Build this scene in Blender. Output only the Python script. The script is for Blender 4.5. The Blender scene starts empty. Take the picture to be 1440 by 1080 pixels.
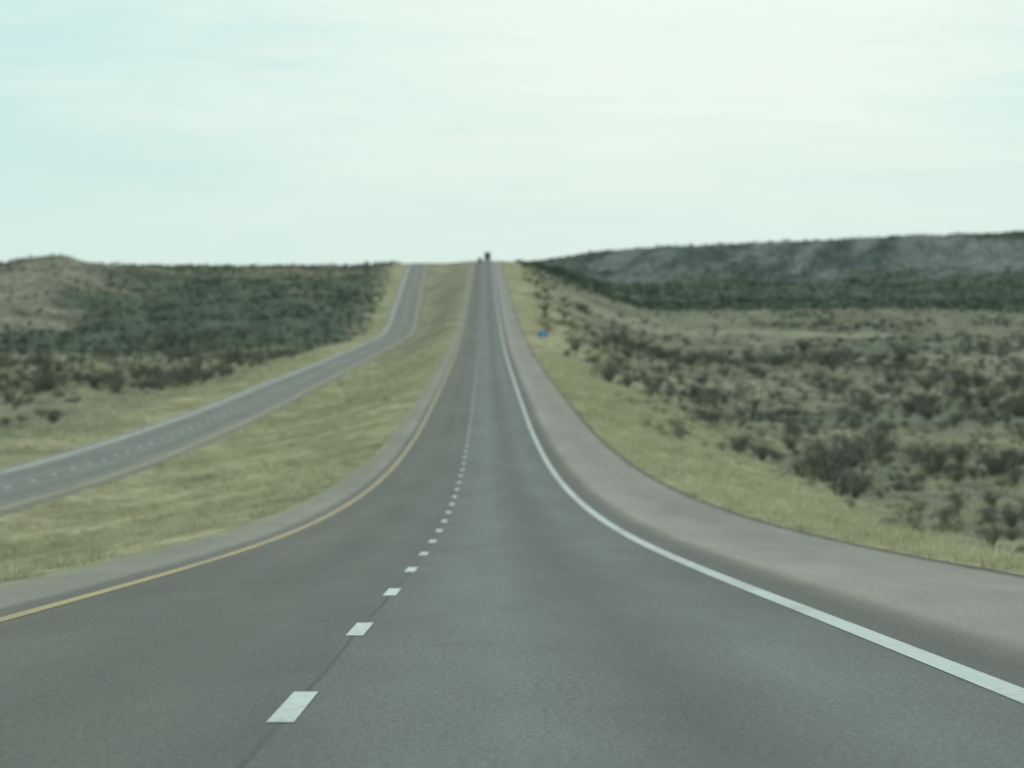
import bpy, math, random
import numpy as np
from mathutils import Vector

random.seed(3); rng = np.random.default_rng(7)
scene = bpy.context.scene
R = math.radians

# ---------------------------------------------------------------- helpers
def herm(pts):
    xs = np.array([p[0] for p in pts], float); ys = np.array([p[1] for p in pts], float)
    d = np.diff(ys) / np.diff(xs); h = np.diff(xs)
    m = np.empty(len(xs)); m[0] = d[0]; m[-1] = d[-1]
    m[1:-1] = (d[:-1] * h[1:] + d[1:] * h[:-1]) / (h[1:] + h[:-1])
    def f(x):
        x = np.asarray(x, float)
        i = np.clip(np.searchsorted(xs, x) - 1, 0, len(h) - 1)
        t = (x - xs[i]) / h[i]
        t2 = t * t; t3 = t2 * t
        return ((2*t3-3*t2+1)*ys[i] + (t3-2*t2+t)*h[i]*m[i] + (-2*t3+3*t2)*ys[i+1] + (t3-t2)*h[i]*m[i+1])
    return f

LAT = rng.random((256, 256))
def vnoise(x, y):
    xi = np.floor(x).astype(int); yi = np.floor(y).astype(int)
    fx = x - xi; fy = y - yi
    fx = fx*fx*(3-2*fx); fy = fy*fy*(3-2*fy)
    a = LAT[xi % 256, yi % 256]; b = LAT[(xi+1) % 256, yi % 256]
    c = LAT[xi % 256, (yi+1) % 256]; d = LAT[(xi+1) % 256, (yi+1) % 256]
    return (a*(1-fx)+b*fx)*(1-fy) + (c*(1-fx)+d*fx)*fy
def fbm(x, y, o=4):
    s = 0; a = 1; n = 0
    for k in range(o):
        s = s + a*vnoise(x*2**k + 17.3*k, y*2**k + 5.1*k); n += a; a *= 0.5
    return s/n
def sstep(a, b, x):
    t = np.clip((x-a)/(b-a), 0, 1); return t*t*(3-2*t)

# ---------------------------------------------------------------- profiles
zmain = herm([(-400,14.2),(-200,6.5),(-80,1.88),(0,-1.2),(20,-1.97),(38,-2.66),(53,-3.24),(75,-4.05),(92,-4.62),(140,-5.9),
    (190,-6.75),(255,-7.2),(371,-6.8),(480,-6.1),(608,-5.07),(760,-2.8),(912,0),(1100,4.9),(1327,11.1),(1600,18.9),
    (1800,24.4),(1870,25.9),(1950,26.8),(2100,28.3),(2500,33.2),(2800,33),(4000,15),(9000,-20)])
zopp = herm([(-400,9),(-200,3),(0,-4),(100,-7.2),(200,-8.9),(260,-9.4),(341,-9.95),(450,-9.8),(547,-9.1),(766,-7.7),(1000,-5.3),
    (1100,-3.9),(1200,-1.1),(1300,2.4),(1500,9.5),(1700,18),(1850,24.2),(1920,25.6),(2000,26.6),(2150,28),(2500,32.5),(2800,32.5),(4000,15),(9000,-20)])
xopp = herm([(-400,-26),(0,-26),(200,-26),(260,-25.6),(341,-26.4),(547,-26.0),(766,-25.4),(1000,-23.5),(1100,-22.3),(1200,-22.6),(1300,-23.6),
    (1500,-25.5),(1700,-27.1),(1850,-27.8),(2200,-28),(9000,-28)])
fieldR = herm([(-400,12.5),(0,-2.2),(60,-4.3),(100,-5.9),(150,-7.5),(250,-8.9),(400,-9.4),(700,-8.4),(1000,-4.5),(1400,1.3),(1800,6.5),(2600,10),(9000,0)])
pR = herm([(-400,0),(1750,0),(1850,0.03),(2000,.2),(2200,.42),(2350,.62),(2450,.93),(2500,1.0),(2600,1.02),(3000,.92),(9000,.4)])
fieldL = herm([(-400,8.5),(0,-4.6),(100,-7.8),(200,-9.5),(300,-10.2),(450,-10.3),(600,-9.9),(900,-9),(1030,-7.8),(1200,-1),(1400,7.5),(1600,15),
    (1750,20),(1850,22.6),(1950,24.0),(2200,24.5),(3000,12),(9000,-20)])

ML, MR = -5.25, 7.7       # main carriageway paved edges (lateral)
OL, OR_ = -4.95, 4.7      # opposite carriageway paved edges relative to its centre

def ground_z(X, D):
    X = np.asarray(X, float); D = np.asarray(D, float)
    zm = zmain(D); zo = zopp(D); xo = xopp(D)
    rough = (fbm(X/9+40, D/9, 3)-.5)
    # median
    t = np.clip((X-(xo+OR_))/(ML-(xo+OR_)), 0, 1)
    med = zo + (zm-zo)*(0.25*t+0.75*sstep(.1,1,t)) - 0.35*np.sin(math.pi*t) + rough*.45*np.sin(math.pi*t)
    # right
    r = X-MR
    zc = 37.0 + .0455*(np.clip(X,0,420)-24) + 4*sstep(420,1500,X) + (fbm(X/30+5,D/400,3)-.5)*1.6
    wob = (fbm(X/55+9, D/160+3, 4)-.5)
    Dw = D + wob*420*sstep(1700,2000,D)*(1-sstep(2450,2560,D))
    fr = fieldR(D) + pR(Dw)*(zc-fieldR(Dw)) + rough*np.clip(r/25,0,1)*(.5+D/900) + (fbm(X/60,D/90,3)-.5)*2.0*sstep(10,60,r)*sstep(150,500,D)
    w = 11 + 0.03*np.clip(D,0,2000)
    tr = sstep(0, 1, np.clip(r/w,0,1))
    right = zm*(1-tr) + fr*tr - .1*np.clip(r/1.5,0,1)
    # left
    l = (xo+OL)-X
    gl = (fbm(X/38+70, D/120+8, 4)-.5)
    hill = sstep(1000,1150,D)*(1-sstep(1700,1850,D))
    Dl = D + gl*340*hill
    fl = fieldL(Dl) + rough*np.clip(l/25,0,1)*(.5+D/1000)
    fl = fl + 8*np.exp(-((X+165)/62)**2-((D-1420)/170)**2)*(.7+.9*(gl+.5)*.6)
    fl = fl + 1.6*np.exp(-((X+230)/60)**2-((D-1850)/190)**2)
    wl = 7 + 0.016*np.clip(D,0,3000)
    tl = sstep(0,1,np.clip(l/wl,0,1))
    left = zo*(1-tl) + fl*tl - .1*np.clip(l/1.5,0,1)
    z = np.where(X > MR, right, np.where(X > ML, zm-.3, np.where(X > xo+OR_, med, np.where(X > xo+OL, zo-.3, left))))
    return z

Ds = np.concatenate([np.arange(-400,-20,20), np.arange(-20,200,2), np.arange(200,800,4), np.arange(800,2700,6), np.geomspace(2700,9000,26)])

# ---------------------------------------------------------------- node helpers
def new_mat(name):
    m = bpy.data.materials.new(name); m.use_nodes = True
    nt = m.node_tree; b = nt.nodes['Principled BSDF']
    b.inputs['Roughness'].default_value = .9
    b.inputs['Specular IOR Level'].default_value = .2
    return m, nt, b
def N(nt, t, **kw):
    n = nt.nodes.new(t)
    for k, v in kw.items(): setattr(n, k, v)
    return n
def L(nt, a, b): nt.links.new(a, b)
def math_n(nt, op, a, b=None, clamp=False):
    n = N(nt, 'ShaderNodeMath', operation=op, use_clamp=clamp)
    for i, v in enumerate((a, b)):
        if v is None: continue
        if isinstance(v, (int, float)): n.inputs[i].default_value = v
        else: L(nt, v, n.inputs[i])
    return n.outputs[0]
def noise(nt, vec, scale, detail=3, rough=.6, mapping=None):
    if mapping:
        mp = N(nt, 'ShaderNodeMapping'); mp.inputs['Scale'].default_value = mapping
        L(nt, vec, mp.inputs[0]); vec = mp.outputs[0]
    n = N(nt, 'ShaderNodeTexNoise'); n.inputs['Scale'].default_value = scale
    n.inputs['Detail'].default_value = detail; n.inputs['Roughness'].default_value = rough
    L(nt, vec, n.inputs['Vector']); return n.outputs['Fac']
def mapr(nt, v, a, b, c, d):
    n = N(nt, 'ShaderNodeMapRange'); L(nt, v, n.inputs[0])
    for i, q in enumerate((a, b, c, d)): n.inputs[i+1].default_value = q
    return n.outputs[0]
def mixc(nt, fac, a, b, mode='MIX'):
    n = N(nt, 'ShaderNodeMix', data_type='RGBA', blend_type=mode)
    if isinstance(fac, (int, float)): n.inputs[0].default_value = fac
    else: L(nt, fac, n.inputs[0])
    for i, v in ((6, a), (7, b)):
        if isinstance(v, tuple): n.inputs[i].default_value = (*v, 1)
        else: L(nt, v, n.inputs[i])
    return n.outputs[2]
def scalec(nt, col, fac):
    n = N(nt, 'ShaderNodeVectorMath', operation='SCALE')
    L(nt, col, n.inputs[0]); L(nt, fac, n.inputs['Scale']); return n.outputs[0]
def link_obj(name, me, parent=None, mats=()):
    o = bpy.data.objects.new(name, me); scene.collection.objects.link(o)
    for m in mats: me.materials.append(m)
    if parent: o.parent = parent
    return o
def np_mesh(name, V, F, smooth=False):
    me = bpy.data.meshes.new(name)
    V = np.asarray(V, np.float32); F = np.asarray(F, np.int32); k = F.shape[1]
    me.vertices.add(len(V)); me.vertices.foreach_set('co', V.ravel())
    me.loops.add(F.size); me.loops.foreach_set('vertex_index', F.ravel())
    me.polygons.add(len(F)); me.polygons.foreach_set('loop_start', np.arange(0, F.size, k, dtype=np.int32))
    if smooth: me.polygons.foreach_set('use_smooth', np.ones(len(F), bool))
    me.update(calc_edges=True); me.validate(); return me

# ---------------------------------------------------------------- ground
offs = np.concatenate([[0,.35,.8,1.4,2.2,3.2,4.4,5.8,7.5,9.5,12], np.arange(15,420,2.8), np.geomspace(424,7000,34)])
tmed = np.linspace(0,1,24)
cols = []
DD = Ds
for o in offs[::-1]: cols.append(xopp(DD)+OL-o)
cols.append(xopp(DD)+OL+.05)
cols.append(xopp(DD)+OR_-.05)
for t in tmed: cols.append((xopp(DD)+OR_)*(1-t)+ML*t)
cols.append(np.full(len(DD), ML+.05)); cols.append(np.full(len(DD), MR-.05))
for o in offs: cols.append(np.full(len(DD), MR+o))
GX = np.array(cols).T; GD = np.repeat(DD[:,None], GX.shape[1], 1)
eps = 1e-4
nL = len(offs)
GXq = GX.copy()
GXq[:, nL-1] -= eps; GXq[:, nL+2] += eps; GXq[:, nL+2+23] -= eps; GXq[:, nL+2+24+2] += eps
GZ = ground_z(GXq, GD)
nr, nc = GX.shape
V = np.stack([GX.ravel(), GD.ravel(), GZ.ravel()], 1)
ii = np.arange(nr-1)[:,None]*nc + np.arange(nc-1)[None,:]
F = np.stack([ii, ii+1, ii+nc+1, ii+nc], -1).reshape(-1,4)
gme = np_mesh('ground', V, F, True)

C = lambda *a: np.array(a)
GRASS = C(.285,.263,.168); SOIL = C(.182,.172,.128); DARKG = C(.090,.106,.080); ROCK = C(.165,.175,.162)  # DARKG and ROCK: distance haze mixed into the colour, lightened and muted
ROCKD = C(.080,.095,.092); TAN = C(.225,.205,.16); SAND = C(.27,.25,.19); GREEN=C(.17,.167,.105)  # ROCKD: bluish tint is far haze put into the colour
BROWN = C(.135,.128,.098)
def lerp(a, b, t): return a + (b-a)*t[...,None]
def ground_col(X, D):
    xo = xopp(D)
    r = X-MR; l = xo+OL-X
    n1 = fbm(X/14, D/30, 4); n2 = fbm(X/40+20, D/70+7, 4); n3 = fbm(X/4+3, D/9, 3)
    n4 = fbm(X/28+51, D/260+13, 4); n5 = fbm((X-D*.22)/11+7, D/150+3, 4); n6 = fbm(X/24+90, D/70+11, 4)
    base = np.broadcast_to(GRASS, X.shape+(3,)).copy()
    B = lambda c: np.broadcast_to(c, base.shape)
    rg = sstep(4, 22, r + (n1-.5)*26 - sstep(300,1500,D)*2)
    right = lerp(base, B(SOIL), rg)
    right = lerp(right, B(SAND), rg*sstep(.5,.64,n2)*.85)
    right = lerp(right, B(GRASS), rg*sstep(.46,.55,n1)*(1-sstep(250,600,D))*.9)
    right = lerp(right, B(DARKG*1.3), rg*sstep(.52,.62,n6)*.6)
    far = sstep(1600,1740, D + (n2-.5)*300)*sstep(8,30,r)
    right = lerp(right, B(DARKG), far)
    rk = sstep(2060,2260, D + (n2-.5)*420)*sstep(8,60,r)
    rock = lerp(B(ROCKD), B(ROCK), sstep(.40,.64,n4*.35+n5*.65))
    right = lerp(right, rock, rk)
    right = lerp(right, B(DARKG*.9), sstep(2450,2480,D)*sstep(8,60,r))
    # left
    lg = sstep(3, 10, l + (n1-.5)*14)
    left = lerp(base, B(SOIL*1.05), lg)
    left = lerp(left, B(SAND), lg*sstep(.5,.64,n2)*.9)
    left = lerp(left, B(GREEN), lg*sstep(.55,.65,n1)*.5)
    left = lerp(left, B(DARKG*1.3), lg*sstep(.52,.62,n6)*.6)
    fl = sstep(1000,1060, D + (n2-.5)*200)*sstep(4,14,l)
    left = lerp(left, B(DARKG), fl)
    left = lerp(left, B(BROWN), fl*sstep(1480,1640,D+(n4-.5)*300)*sstep(.38,.56,n5)*.9)
    tn = sstep(-95,-150, X+(n2-.5)*110)*sstep(1100,1230,D+(n5-.5)*200)*(1-sstep(1740,1820,D))
    left = lerp(left, B(BROWN), tn)
    left = lerp(left, B(TAN), tn*sstep(.44,.56,n4*.2+n5*.5+n3*.3))
    gul = sstep(.54,.64,n5)*sstep(1300,1450,D)*fl*.7
    left = lerp(left, B(TAN*.9), gul)
    # median
    med = lerp(base, B(GREEN*.95), sstep(.48,.62,n1)*.55)
    med = lerp(med, B(SAND*.85), sstep(500,1000,D)*.7)
    out = np.where((X>ML)[...,None], right, np.where((X>xo+OR_)[...,None], med, left))
    return out*(.82+.36*n3)[...,None]
GC = ground_col(GX, GD).reshape(-1,3)
ca = gme.color_attributes.new('gcol','FLOAT_COLOR','POINT')
ca.data.foreach_set('color', np.concatenate([GC, np.ones((len(GC),1))],1).astype(np.float32).ravel())

m, nt, b = new_mat('desert_ground')
tc = N(nt,'ShaderNodeTexCoord').outputs['Object']
at = N(nt,'ShaderNodeAttribute', attribute_name='gcol').outputs['Color']
n1 = noise(nt, tc, .9, 4, .7, (1,.45,1)); n2 = noise(nt, tc, 6, 3, .7, (1,.5,1)); n3 = noise(nt, tc, .13, 4, .7, (1,.3,1))
f = math_n(nt,'MULTIPLY', mapr(nt,n1,.3,.7,.6,1.35), mapr(nt,n2,.3,.7,.75,1.25))
f = math_n(nt,'MULTIPLY', f, mapr(nt,n3,.3,.7,.64,1.32))
L(nt, scalec(nt, at, f), b.inputs['Base Color'])
b.inputs['Roughness'].default_value = 1; b.inputs['Specular IOR Level'].default_value = 0
ground = link_obj('ground', gme, None, [m])

# ---------------------------------------------------------------- roads
def ramp_mat(name, stops, lo, hi, jitter=.12, seam=None, gain=1.0):
    m, nt, b = new_mat(name)
    uv = N(nt,'ShaderNodeUVMap', uv_map='lat').outputs[0]
    sp = N(nt,'ShaderNodeSeparateXYZ'); L(nt, uv, sp.inputs[0]); u = sp.outputs[0]
    nj = noise(nt, uv, .8, 4, .65, (1,.25,1))
    uj = math_n(nt,'ADD', u, math_n(nt,'MULTIPLY', math_n(nt,'SUBTRACT', nj, .5), jitter*4))
    cr = N(nt,'ShaderNodeValToRGB'); L(nt, mapr(nt, uj, lo, hi, 0, 1), cr.inputs[0])
    el = cr.color_ramp.elements
    while len(el) > 1: el.remove(el[-1])
    for i, (p, c) in enumerate(stops):
        q = (p-lo)/(hi-lo)
        e = el[0] if i == 0 else el.new(q)
        e.position = q; e.color = (*[k*gain for k in c], 1)
    big = noise(nt, uv, .35, 3, .6, (1,.08,1))
    mid = noise(nt, uv, 1.3, 4, .65, (1,.12,1))
    agg = noise(nt, uv, 22, 3, .8, (1,.35,1))
    agg2 = noise(nt, uv, 70, 1, .7, (1,.3,1))
    f = math_n(nt,'MULTIPLY', mapr(nt,big,.3,.7,.85,1.15), mapr(nt,mid,.3,.7,.9,1.1))
    f = math_n(nt,'MULTIPLY', f, mapr(nt,agg,.25,.75,.55,1.45))
    f = math_n(nt,'MULTIPLY', f, mapr(nt,agg2,.25,.75,.55,1.45))
    col = scalec(nt, cr.outputs[0], f)
    st = noise(nt, uv, .7, 3, .5, (1,.35,1))
    col = mixc(nt, mapr(nt, st, .63, .8, 0, .5), col, (.05,.052,.046))
    if seam is not None:
        us = math_n(nt,'ADD', u, math_n(nt,'MULTIPLY', math_n(nt,'SUBTRACT', nj,.5), .06))
        d = math_n(nt,'ABSOLUTE', math_n(nt,'SUBTRACT', us, seam))
        brk = mapr(nt, mid, .35, .55, .25, .7)
        col = mixc(nt, math_n(nt,'MULTIPLY', mapr(nt, d, .008, .026, 1, 0), brk), col, (.035,.038,.032))
    L(nt, col, b.inputs['Base Color'])
    bp = N(nt,'ShaderNodeBump'); bp.inputs['Strength'].default_value=.3; bp.inputs['Distance'].default_value=.01
    L(nt, agg, bp.inputs['Height']); L(nt, bp.outputs[0], b.inputs['Normal'])
    b.inputs['Roughness'].default_value=.9
    return m
SH = (.285,.262,.225)
road_m = ramp_mat('asphalt', [(-5.3,(.32,.30,.19)),(-5.05,(.31,.29,.185)),(-4.85,(.26,.24,.195)),(-4.15,(.25,.235,.195)),(-4.0,(.132,.128,.108)),(-3.2,(.105,.105,.090)),(-2.7,(.120,.121,.106)),(-1.9,(.10,.102,.088)),
   (-1.1,(.117,.119,.104)),(-.5,(.108,.111,.098)),(-.38,(.122,.132,.121)),(.75,(.148,.161,.149)),(1.7,(.096,.106,.097)),(2.6,(.136,.149,.138)),(3.3,(.118,.129,.119)),
   (4.1,(.100,.100,.087)),(4.4,(.15,.14,.12)),(4.7,SH),(6.2,(.245,.226,.193)),(7.4,SH),(7.52,(.15,.14,.10)),(7.58,(.06,.055,.042)),(7.8,(.05,.046,.035))], -8, 8, .07, -.41, .76)  # last dark stops: painted shade of the drop at the right pavement edge
opp_m = ramp_mat('asphalt_worn', [(-5,(.26,.25,.17)),(-3.9,(.19,.185,.155)),(-2.7,(.145,.15,.135)),(-1.8,(.122,.127,.115)),(-1,(.15,.156,.14)),(0,(.13,.135,.12)),
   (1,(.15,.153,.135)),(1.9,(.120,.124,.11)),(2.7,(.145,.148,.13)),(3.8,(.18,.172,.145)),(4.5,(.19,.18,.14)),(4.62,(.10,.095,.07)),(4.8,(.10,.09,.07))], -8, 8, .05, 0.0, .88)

Rd = Ds[(Ds>=-200)&(Ds<=2400)]
def ribbon(name, lats, xc, zf, mat, parent, skirt=.3):
    la = [lats[0]] + list(lats) + [lats[-1]]
    V=[];F=[];UV=[]
    xcD = xc(Rd); zD = zf(Rd); k=len(la)
    for i,d in enumerate(Rd):
        for j,a in enumerate(la):
            z = zD[i] - (skirt if j in (0,k-1) else 0)
            V.append((xcD[i]+a, d, z)); UV.append((a,d))
    for i in range(len(Rd)-1):
        for j in range(k-1):
            q=i*k+j; F.append((q,q+1,q+k+1,q+k))
    me = np_mesh(name,V,F)
    ul = me.uv_layers.new(name='lat')
    li = np.array(F).ravel(); ul.data.foreach_set('uv', np.array(UV,np.float32)[li].ravel())
    return link_obj(name, me, parent, [mat])
zero = lambda d: np.zeros_like(np.asarray(d,float))
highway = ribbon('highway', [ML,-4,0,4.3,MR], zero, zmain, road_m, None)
opp = ribbon('highway', [OL,-3.8,0,3.8,OR_], xopp, zopp, opp_m, None)

def paint(name, c, wear):
    m, nt, b = new_mat(name)
    tc = N(nt,'ShaderNodeTexCoord').outputs['Object']
    n = noise(nt, tc, 11, 4, .8); n2 = noise(nt, tc, .6, 2, .6, (1,.2,1))
    fac = math_n(nt,'ADD', mapr(nt,n,.45,.68,0,wear), mapr(nt,n2,.4,.7,0,wear*.6), True)
    L(nt, mixc(nt, fac, c, (.10,.11,.10)), b.inputs['Base Color']); b.inputs['Roughness'].default_value=.7
    return m
white = paint('white_road_paint', (.37,.42,.395), .5); whited = paint('white_dash_paint', (.48,.53,.505), .5)
yellow = paint('yellow_road_paint', (.33,.245,.08), .5)

def strips(name, segs, xc, zf, mat, parent, lift=.005):
    V=[];F=[]
    zs = zf(Rd); xs = xc(Rd)
    for (a0,a1,d0,d1) in segs:
        dd = np.concatenate([[d0], Rd[(Rd>d0)&(Rd<d1)], [d1]])
        z = np.interp(dd, Rd, zs)+lift; x = np.interp(dd, Rd, xs)
        s = len(V)
        for i in range(len(dd)):
            V.append((x[i]+a0,dd[i],z[i])); V.append((x[i]+a1,dd[i],z[i]))
        for i in range(len(dd)-1):
            q=s+2*i; F.append((q,q+1,q+3,q+2))
    return link_obj(name, np_mesh(name,V,F), parent, [mat])
strips('edge_line_white', [(3.55,3.77,-190,2390)], zero, zmain, white, highway)
strips('edge_line_yellow', [(-3.72,-3.57,-190,2390)], zero, zmain, yellow, highway)
d0 = 21.4-12.2*15
strips('lane_dashes', [(-.48,-.34,d0+12.2*i,d0+12.2*i+3.15) for i in range(170)], zero, zmain, whited, highway)
strips('edge_line_white', [(-3.77,-3.53,-190,2390)], xopp, zopp, whited, opp)
strips('edge_line_yellow', [(3.55,3.75,-190,2390)], xopp, zopp, yellow, opp)
strips('lane_dashes', [(-.09,.09,d0+5+12.2*i,d0+5+12.2*i+3.15) for i in range(170)], xopp, zopp, whited, opp)

# ---------------------------------------------------------------- vegetation
def veg_mat(name, c1, c2, trans=.0):
    m, nt, b = new_mat(name)
    oi = N(nt,'ShaderNodeObjectInfo').outputs['Random']
    L(nt, mixc(nt, oi, c1, c2), b.inputs['Base Color'])
    b.inputs['Specular IOR Level'].default_value=0; b.inputs['Roughness'].default_value=1
    return m
def shrub(name, seed, leaves, ls, H, mat, stems=14, twig=.4, lumps=7):
    r = np.random.default_rng(seed); V=[];F=[]
    cen = []
    for k in range(lumps):
        a = r.uniform(0,2*math.pi); q = r.uniform(.05,.36)
        cen.append((q*math.cos(a), q*math.sin(a), H*r.uniform(.35,.78), r.uniform(.12,.24)))
    for k in range(stems):
        c = cen[k%lumps]
        p0 = np.array([r.normal()*.03, r.normal()*.03, -.05]); p2 = np.array([c[0]*r.uniform(.8,1.35), c[1]*r.uniform(.8,1.35), min(H, c[2]+r.uniform(.05,.2)*H*2)])
        p1 = (p0+p2)/2 + np.array([r.normal()*.04, r.normal()*.04, .03])
        for (a,bb,w0,w1) in ((p0,p1,.014,.009),(p1,p2,.009,.002)):
            s=len(V)
            for t in range(3):
                an=t*2.094; o=np.array([math.cos(an),math.sin(an),0]); V.append(a+o*w0); V.append(bb+o*w1)
            for t in range(3):
                i0=s+2*t; i1=s+2*((t+1)%3); F.append((i0,i1,i1+1)); F.append((i0,i1+1,i0+1))
    for k in range(leaves):
        c = cen[r.integers(lumps)]
        d = r.normal(size=3); d/=np.linalg.norm(d); rad = c[3]*r.uniform(.3,1.1)**.6
        p = np.array([c[0]+d[0]*rad*1.15, c[1]+d[1]*rad*1.15, c[2]+d[2]*rad*H*1.6])
        if p[2] < .01: p[2]=r.uniform(.01,.1)
        u = r.normal(size=3); u/=np.linalg.norm(u); v=np.cross(u,r.normal(size=3)); v/=np.linalg.norm(v)+1e-6
        s = ls*r.uniform(.6,1.4); el = 1+twig*4
        i=len(V); V += [p-u*s*.5*el, p+v*s*.4, p+u*s*.5*el]; F.append((i,i+1,i+2))
    return np_mesh(name,V,F), mat
def tuft(name, seed, n, H, w, mat, spread=.28):
    r = np.random.default_rng(seed); V=[];F=[]
    for k in range(n):
        a=r.uniform(0,2*math.pi); q=spread*math.sqrt(r.uniform()); bx,by=q*math.cos(a),q*math.sin(a)
        h=H*r.uniform(.5,1.1)*(1-.5*q/spread*r.uniform()); ln=r.uniform(.3,1.0)*h; la=a+r.normal()*.8
        tx,ty=bx+ln*math.cos(la),by+ln*math.sin(la); px,py=-math.sin(la+r.normal()),math.cos(la+r.normal())
        i=len(V); V+=[(bx-px*w,by-py*w,-.03),(bx+px*w,by+py*w,-.03),(tx,ty,h)]
        F+=[(i,i+1,i+2)]
    return np_mesh(name,V,F), mat

straw = veg_mat('dry_grass_blades', (.66,.59,.40), (.45,.41,.265))
creo = veg_mat('creosote_leaves', (.15,.155,.10), (.22,.21,.135))
mesq = veg_mat('mesquite_twigs', (.13,.128,.108), (.21,.195,.16))
juni = veg_mat('juniper_leaves', (.085,.104,.080), (.130,.146,.108))  # leaves lightened, hill haze is part of the colour
sage = veg_mat('sage_leaves', (.29,.27,.195), (.40,.365,.26))

def scatter(parent, name, src, X, D, S, zoff=0.0):
    me, mat = src
    z = ground_z(X, D)+zoff
    n=len(X); a=rng.uniform(0,2*math.pi,n); h=S/2*math.sqrt(2)
    V=np.zeros((n,4,3))
    for k in range(4):
        V[:,k,0]=X+h*np.cos(a+k*math.pi/2); V[:,k,1]=D+h*np.sin(a+k*math.pi/2); V[:,k,2]=z
    F=np.arange(4*n).reshape(n,4)
    inst = link_obj(name+'_spread', np_mesh(name+'_spread', V.reshape(-1,3), F), parent)
    inst.instance_type='FACES'; inst.use_instance_faces_scale=True; inst.instance_faces_scale=1.0
    inst.show_instancer_for_render=False; inst.show_instancer_for_viewport=False
    o = link_obj(name, me, inst, [mat])
def pts(n, d0, d1, side, umax=.15, pw=1.0, minoff=.3):
    D = (rng.uniform(d0**(1+pw), d1**(1+pw), n))**(1/(1+pw))
    hw = 12 + umax*D
    xo = xopp(D)
    if side=='R': X = MR+minoff+rng.uniform(0,1,n)*(hw-MR)
    elif side=='L': X = xo+OL-minoff-rng.uniform(0,1,n)*np.maximum(hw+xo+OL,0)
    else: X = xo+OR_+.2+rng.uniform(0,1,n)*(ML-.3-xo-OR_)
    return X, D
def keep(X,D,m): return X[m],D[m]

grass = bpy.data.objects.new('dry_grass', None); scene.collection.objects.link(grass)
scrub = bpy.data.objects.new('desert_scrub', None); scene.collection.objects.link(scrub)
tufts = [tuft('grass_tuft_a',1,46,.20,.012,straw), tuft('grass_tuft_b',2,38,.28,.013,straw,.22), tuft('grass_tuft_c',5,40,.16,.013,straw,.34)]

tot=0
for k,t in enumerate(tufts):
    Xs=[];Dss=[];Ss=[]
    X,D = pts(3600, 45, 600, 'R', .13, .5); n1=fbm(X/14,D/30,4)
    r=X-MR; p = (1-sstep(4,22,r+(n1-.5)*26)*.55)*(.25+.75*sstep(.42,.6,fbm(X/5+9,D/12,3)))*(1-sstep(350,600,D))
    mm = rng.uniform(size=len(X))<p; X,D=keep(X,D,mm); Xs.append(X);Dss.append(D);Ss.append(rng.uniform(.5,1.35,len(X))*(1+D/700))
    X = MR+rng.uniform(.0,7,1500)**1.0; D=rng.uniform(45,600,1500); Xs.append(X);Dss.append(D);Ss.append(rng.uniform(.35,.9,len(X))*(1+D/900))
    # median
    X,D = pts(4300, 45, 900, 'M', .13, -.2); n1=fbm(X/5,D/14,3)
    mm = rng.uniform(size=len(X))<(.08+.92*sstep(.42,.62,n1))*(1-.8*sstep(350,900,D)); X,D=keep(X,D,mm); Xs.append(X);Dss.append(D);Ss.append(rng.uniform(.4,1.1,len(X))*(1+D/900))
    # left verge
    X,D = pts(1500, 200, 900, 'L', .13, 1.0); Xs.append(X);Dss.append(D);Ss.append(rng.uniform(.9,1.7,len(X))*(1+D/900))
    X = np.concatenate(Xs); D=np.concatenate(Dss); S=np.concatenate(Ss); tot+=len(X)
    scatter(grass, 'grass_tuft_%s'%'abc'[k], t, X, D, S, -.01)

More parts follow.
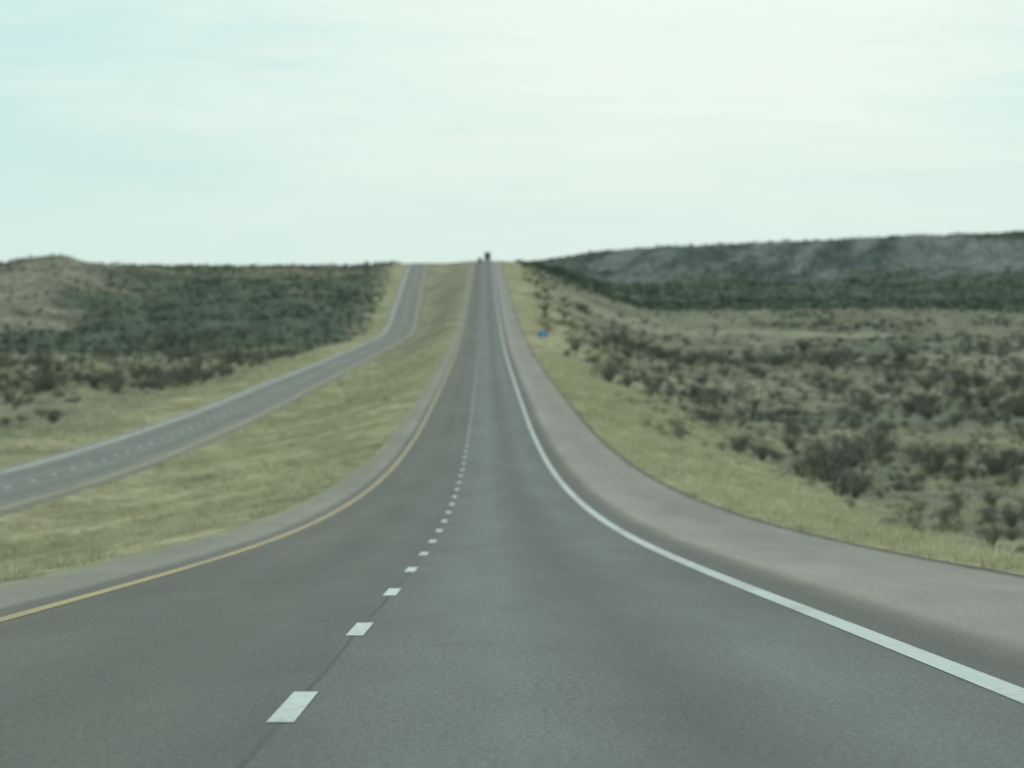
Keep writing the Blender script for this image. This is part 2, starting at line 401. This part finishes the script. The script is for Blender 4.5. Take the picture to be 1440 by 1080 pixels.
variants = [
 ('creosote_bush', shrub('creosote_bush',11,260,.042,.50,creo,10,.3,8), 1.05,'c'),
 ('creosote_bush_b', shrub('creosote_bush_b',12,240,.045,.42,creo,10,.3,6), 1.05,'c'),
 ('mesquite_bush', shrub('mesquite_bush',21,300,.022,.42,mesq,24,1.3,9), 1.6,'m'),
 ('mesquite_bush_b', shrub('mesquite_bush_b',22,280,.024,.48,mesq,20,1.2,8), 1.5,'m'),
 ('sage_bush', shrub('sage_bush',31,220,.045,.42,sage,8,.5,7), .75,'s'),
 ('juniper_bush', shrub('juniper_bush',41,260,.058,.60,juni,6,.2,8), 1.4,'j'),
 ('juniper_bush_b', shrub('juniper_bush_b',42,240,.060,.52,juni,6,.2,6), 1.3,'j'),
]
for name, src, s0, kind in variants:
    Xs=[];Dss=[];Ss=[]
    def add(X,D,S): Xs.append(X);Dss.append(D);Ss.append(S)
    if kind in 'cms':
        nn = {'c':850,'m':720,'s':2200}[kind]
        # shrub stands follow the darker soil patches (n6)
        X,D = pts(nn, 80, 1000, 'R', .14, 1.0, 4); n1=fbm(X/14,D/30,4); n6=fbm(X/24+90,D/70+11,4)
        r=X-MR; p = sstep(5,20,r+(n1-.5)*22)*(.14+.86*sstep(.46,.62,n6*.65+n1*.35))
        if kind=='s': p=sstep(3,12,r+(n1-.5)*22)*(1-.7*sstep(.5,.6,n6))
        mm = rng.uniform(size=len(X))<p; X,D=keep(X,D,mm); add(X,D,s0*rng.lognormal(0.12,.42,len(X))*(1+D/1500))
        X,D = pts(nn//6, 90, 400, 'R', .14, 1.0, 9); n6=fbm(X/24+90,D/70+11,4)
        p = sstep(8,20,X-MR)*(.2+.6*sstep(.46,.6,n6)); mm=rng.uniform(size=len(X))<p; X,D=keep(X,D,mm); add(X,D,s0*rng.lognormal(0.0,.4,len(X)))
        X,D = pts(int(nn*.7), 220, 1100, 'L', .14, 1.0, 5); n6=fbm(X/24+90,D/70+11,4)
        l = xopp(D)+OL-X
        p = sstep(7,16,l)*(.22+.78*sstep(.46,.58,n6)); mm=rng.uniform(size=len(X))<p; X,D=keep(X,D,mm); add(X,D,s0*rng.lognormal(.3,.42,len(X))*(1+D/1800))
        X,D = pts(int(nn*.8), 900, 1700, 'R', .14, 1.0, 6); n6=fbm(X/24+90,D/70+11,4)
        p = .08+.92*sstep(.47,.58,n6); mm=rng.uniform(size=len(X))<p; X,D=keep(X,D,mm); add(X,D,s0*1.5*rng.lognormal(.1,.35,len(X)))
        if kind!='m':
            X,D = pts(90, 150, 1700, 'M'); add(X,D,s0*.45*rng.lognormal(0,.35,len(X)))
            X,D = pts(260, 1150, 1800, 'L', .15, 1.0, 40); mm=X<-110; X,D=keep(X,D,mm); add(X,D,s0*1.3*rng.lognormal(0,.35,len(X)))
    else:
        X,D = pts(4600, 1500, 2300, 'R', .15, 1.0, 8); n2=fbm(X/40+20, D/70+7, 4)
        p = sstep(1540,1760,D+(n2-.5)*250)*(1-.9*sstep(2060,2260,D+(n2-.5)*420)); mm=rng.uniform(size=len(X))<p; X,D=keep(X,D,mm); add(X,D,s0*1.2*rng.lognormal(.1,.3,len(X)))
        X,D = pts(500, 2150, 2460, 'R', .15, 1.0, 8); add(X,D,s0*1.1*rng.lognormal(.1,.3,len(X)))
        X,D = pts(2200, 2470, 2620, 'R', .15, 1.0, 8); add(X,D,s0*1.0*rng.lognormal(.1,.35,len(X)))
        X,D = pts(4400, 1010, 1960, 'L', .15, 1.0, 4); n4=fbm(X/28+51,D/260+13,4)
        tn = sstep(-100,-150,X)*(1-sstep(1760,1820,D)); p = (1-.75*tn)*.9*(1-.5*sstep(1480,1640,D+(n4-.5)*300)*(1-sstep(1780,1840,D)))
        mm=rng.uniform(size=len(X))<p; X,D=keep(X,D,mm); add(X,D,s0*1.1*rng.lognormal(.0,.28,len(X)))
        X,D = pts(200, 300, 1000, 'R', .14, 1, 14); add(X,D,s0*.9*rng.lognormal(0,.3,len(X)))
        X,D = pts(120, 300, 1000, 'L', .14, 1, 14); add(X,D,s0*1.1*rng.lognormal(0,.3,len(X)))
    X=np.concatenate(Xs);D=np.concatenate(Dss);S=np.concatenate(Ss); tot+=len(X)
    scatter(scrub, name, src, X, D, S, -.02)
print('instances', tot)

# ---------------------------------------------------------------- mesh parts
import bmesh
def simple(name, c, rough=.6, metal=0):
    m, nt, b = new_mat(name)
    tc = N(nt,'ShaderNodeTexCoord').outputs['Object']; n = noise(nt, tc, 3, 4, .6)
    cc = N(nt,'ShaderNodeRGB'); cc.outputs[0].default_value=(*c,1)
    L(nt, scalec(nt, cc.outputs[0], mapr(nt,n,.3,.7,.82,1.12)), b.inputs['Base Color'])
    b.inputs['Roughness'].default_value=rough; b.inputs['Metallic'].default_value=metal
    return m
def box(name, parent, size, loc, mat, bev=.02):
    bm=bmesh.new(); bmesh.ops.create_cube(bm,size=1)
    for v in bm.verts: v.co=Vector((v.co.x*size[0],v.co.y*size[1],v.co.z*size[2]))
    if bev: bmesh.ops.bevel(bm, geom=bm.edges[:], offset=bev, segments=2, affect='EDGES')
    me=bpy.data.meshes.new(name); bm.to_mesh(me); bm.free()
    o=link_obj(name,me,parent,[mat]); o.location=loc; return o
def cyl(name, parent, r, h, loc, axis, mat, seg=24):
    bm=bmesh.new(); bmesh.ops.create_cone(bm,cap_ends=True,segments=seg,radius1=r,radius2=r,depth=h)
    bmesh.ops.bevel(bm, geom=[e for e in bm.edges if len(e.link_faces)==2 and any(len(f.verts)>4 for f in e.link_faces)], offset=min(r,h)*.1, segments=2, affect='EDGES')
    me=bpy.data.meshes.new(name); bm.to_mesh(me); bm.free()
    o=link_obj(name,me,parent,[mat]); o.location=loc
    if axis=='X': o.rotation_euler=(0,R(90),0)
    return o
def prism(name, parent, prof, w, mat, bev=.04, taper=None):
    bm=bmesh.new()
    a=[bm.verts.new((-w/2*(taper(z) if taper else 1),y,z)) for y,z in prof]
    c=[bm.verts.new(( w/2*(taper(z) if taper else 1),y,z)) for y,z in prof]
    bm.faces.new(a); bm.faces.new(c[::-1]); n=len(prof)
    for i in range(n): bm.faces.new((a[(i+1)%n],a[i],c[i],c[(i+1)%n]))
    bmesh.ops.recalc_face_normals(bm,faces=bm.faces[:])
    bmesh.ops.bevel(bm, geom=bm.edges[:], offset=bev, segments=2, affect='EDGES')
    me=bpy.data.meshes.new(name); bm.to_mesh(me); bm.free()
    return link_obj(name,me,parent,[mat])
steel=simple('galvanised_steel',(.35,.36,.36),.5,.6); blue=simple('blue_sign_sheeting',(.07,.22,.56),.5); wht=simple('white_sheeting',(.7,.72,.7),.5)
rubber=simple('tyre_rubber',(.025,.025,.025),.9); rim=simple('wheel_metal',(.4,.4,.4),.4,.7); dkp=simple('dark_vehicle_paint',(.04,.06,.06),.35)
glass=simple('tinted_glass',(.02,.03,.03),.1); red=simple('tail_lamp_red',(.35,.02,.015),.3); trailer_m=simple('trailer_panels',(.10,.135,.13),.5); chassis=simple('chassis_black',(.03,.03,.03),.7)

def empty(name, loc, rx=0, rz=0):
    e=bpy.data.objects.new(name,None); scene.collection.objects.link(e); e.location=loc; e.rotation_euler=(rx,0,rz); return e
# blue roadside sign
sx, sd = 10.0, 695.0
s = empty('highway_sign', (sx, sd, float(ground_z(sx,sd))))
for x in (-.5,.5): box('post', s, (.09,.09,2.25), (x,.06,1.05), steel, .01)
box('sign_panel', s, (1.6,.03,.9), (0,0,1.75), wht, .008)
box('blue_face', s, (1.54,.012,.84), (0,-.024,1.75), blue, .004)
for i,(w,z) in enumerate(((.9,1.98),(.7,1.76),(1.0,1.54))): box('legend_%d'%i, s, (w,.006,.05), (0,-.034,z), wht, .002)

# semi truck (seen from behind)
td=1815.0; slope=math.atan(float(zmain(td+8)-zmain(td))/8)
t = empty('semi_trailer_truck', (1.7, td, float(zmain(td))+.005), slope)
box('trailer_box', t, (2.6,14.5,2.85), (0,7.25,2.6), trailer_m, .05)
for x in (-.63,.63): box('rear_door', t, (1.2,.04,2.6), (x,-.03,2.6), trailer_m, .02)
for x in (-.9,-.4,.4,.9): cyl('lock_rod', t, .02, 2.5, (x,-.07,2.6), 'Z', steel, 8)
box('frame', t, (1.1,13.5,.25), (0,7.4,1.03), chassis, .03)
box('underride_guard', t, (2.2,.12,.14), (0,0,.55), steel, .02)
for x in (-.6,.6): box('guard_strut', t, (.1,.1,.5), (x,.02,.85), steel, .01)
for x in (-1.05,1.05):
    box('tail_lamp', t, (.3,.05,.14), (x,-.03,1.08), red, .02); box('mud_flap', t, (.6,.03,.65), (x,.5,.6), rubber, .01)
for y in (1.5,2.8,12.4,13.7):
    for x in (-1.05,1.05):
        cyl('tyre', t, .5, .52, (x,y,.5), 'X', rubber); cyl('hub', t, .25, .56, (x,y,.5), 'X', rim)
prism('tractor_cab', t, [(14.9,.7),(14.9,3.4),(15.4,3.75),(16.6,3.3),(17.2,2.2),(18.9,1.9),(19.1,.7)], 2.4, dkp, .06)
box('windscreen', t, (2.1,.03,.9), (0,16.98,2.75), glass, .01).rotation_euler=(R(28),0,0)
for x in (-1.05,1.05): cyl('tyre', t, .5, .32, (x,18.2,.5), 'X', rubber); cyl('exhaust_stack', t, .08, 2.6, (x*1.05,14.75,2.9), 'Z', steel,12)
# car ahead
cd=1805.0; slope=math.atan(float(zmain(cd+5)-zmain(cd))/5)
c = empty('car', (-1.5, cd, float(zmain(cd))+.005), slope)
prism('body', c, [(0,.35),(-.05,.75),(.05,1.05),(1.0,1.1),(3.5,1.05),(4.6,.85),(4.75,.55),(4.7,.35)], 1.85, dkp, .06)
prism('cabin', c, [(.15,1.04),(.45,1.62),(.9,1.72),(2.3,1.72),(3.35,1.04)], 1.7, glass, .05, lambda z: 1-.2*max(0,(z-1.04)))
box('roof', c, (1.4,1.7,.06), (0,1.55,1.74), dkp, .025)
for x in (-.75,.75): box('tail_lamp', c, (.28,.06,.16), (x,-.04,.88), red, .02)
box('bumper', c, (1.8,.16,.22), (0,-.04,.5), chassis, .05); box('licence_plate', c, (.32,.02,.16), (0,-.09,.78), wht, .005)
for y in (.9,3.75):
    for x in (-.82,.82): cyl('tyre', c, .34, .23, (x,y,.34), 'X', rubber); cyl('hub', c, .2, .25, (x,y,.34), 'X', rim)

# ---------------------------------------------------------------- sky + sun
el_, az = R(42), R(9)
sd_ = Vector((math.sin(az)*math.cos(el_), math.cos(az)*math.cos(el_), math.sin(el_)))
w = bpy.data.worlds.new("World"); scene.world = w; w.use_nodes=True; nt=w.node_tree; nt.nodes.clear()
out=N(nt,'ShaderNodeOutputWorld'); bg=N(nt,'ShaderNodeBackground'); bg.inputs[1].default_value=.1; L(nt,bg.outputs[0],out.inputs[0])
sky=N(nt,'ShaderNodeTexSky', sky_type='NISHITA'); sky.sun_disc=False; sky.sun_elevation=el_; sky.sun_rotation=az; sky.dust_density=3
g=N(nt,'ShaderNodeTexCoord').outputs['Generated']
dt=N(nt,'ShaderNodeVectorMath', operation='DOT_PRODUCT'); L(nt,g,dt.inputs[0]); gd=Vector((math.sin(R(3)),math.cos(R(3)),math.tan(R(6)))).normalized(); dt.inputs[1].default_value=gd
ang=math_n(nt,'ARCCOSINE', dt.outputs['Value'])
c1=noise(nt,g,1,4,.55,(11,11,70)); c2=noise(nt,g,1,5,.6,(34,34,320))
gf=math_n(nt,'ADD', mapr(nt,ang,.05,.18,1,0), math_n(nt,'MULTIPLY', math_n(nt,'SUBTRACT',c1,.5), 1.3), True)
gf=math_n(nt,'ADD', gf, math_n(nt,'MULTIPLY', math_n(nt,'SUBTRACT',c2,.5), .7), True)
cloud=mixc(nt, gf, (5.7,8.2,8.15), (8.25,9.5,8.7))
col=mixc(nt, .93, sky.outputs[0], cloud)
sp=N(nt,'ShaderNodeSeparateXYZ'); L(nt,g,sp.inputs[0])
hz=mapr(nt, sp.outputs[2], 0.01, .05, .8, 0)
col=mixc(nt, hz, col, (7.2,8.6,7.9))
L(nt,col,bg.inputs[0])
sl=bpy.data.lights.new('sun','SUN'); sl.energy=2.0; sl.angle=R(10); sl.color=(1,.96,.88)
so=bpy.data.objects.new('sun',sl); scene.collection.objects.link(so); so.rotation_euler=(-sd_).to_track_quat('-Z','Y').to_euler()

# ---------------------------------------------------------------- camera
cam=bpy.data.cameras.new('camera'); co=bpy.data.objects.new('camera',cam); scene.collection.objects.link(co)
cam.sensor_width=36; cam.lens=150; cam.clip_start=.5; cam.clip_end=20000
co.location=(.62,0,0); co.rotation_euler=(R(90-.859),0,-R(.363))
cam.dof.use_dof=True; cam.dof.focus_distance=30; cam.dof.aperture_fstop=3.8
scene.camera=co
scene.view_settings.view_transform='Standard'; scene.view_settings.look='None'; scene.view_settings.exposure=0
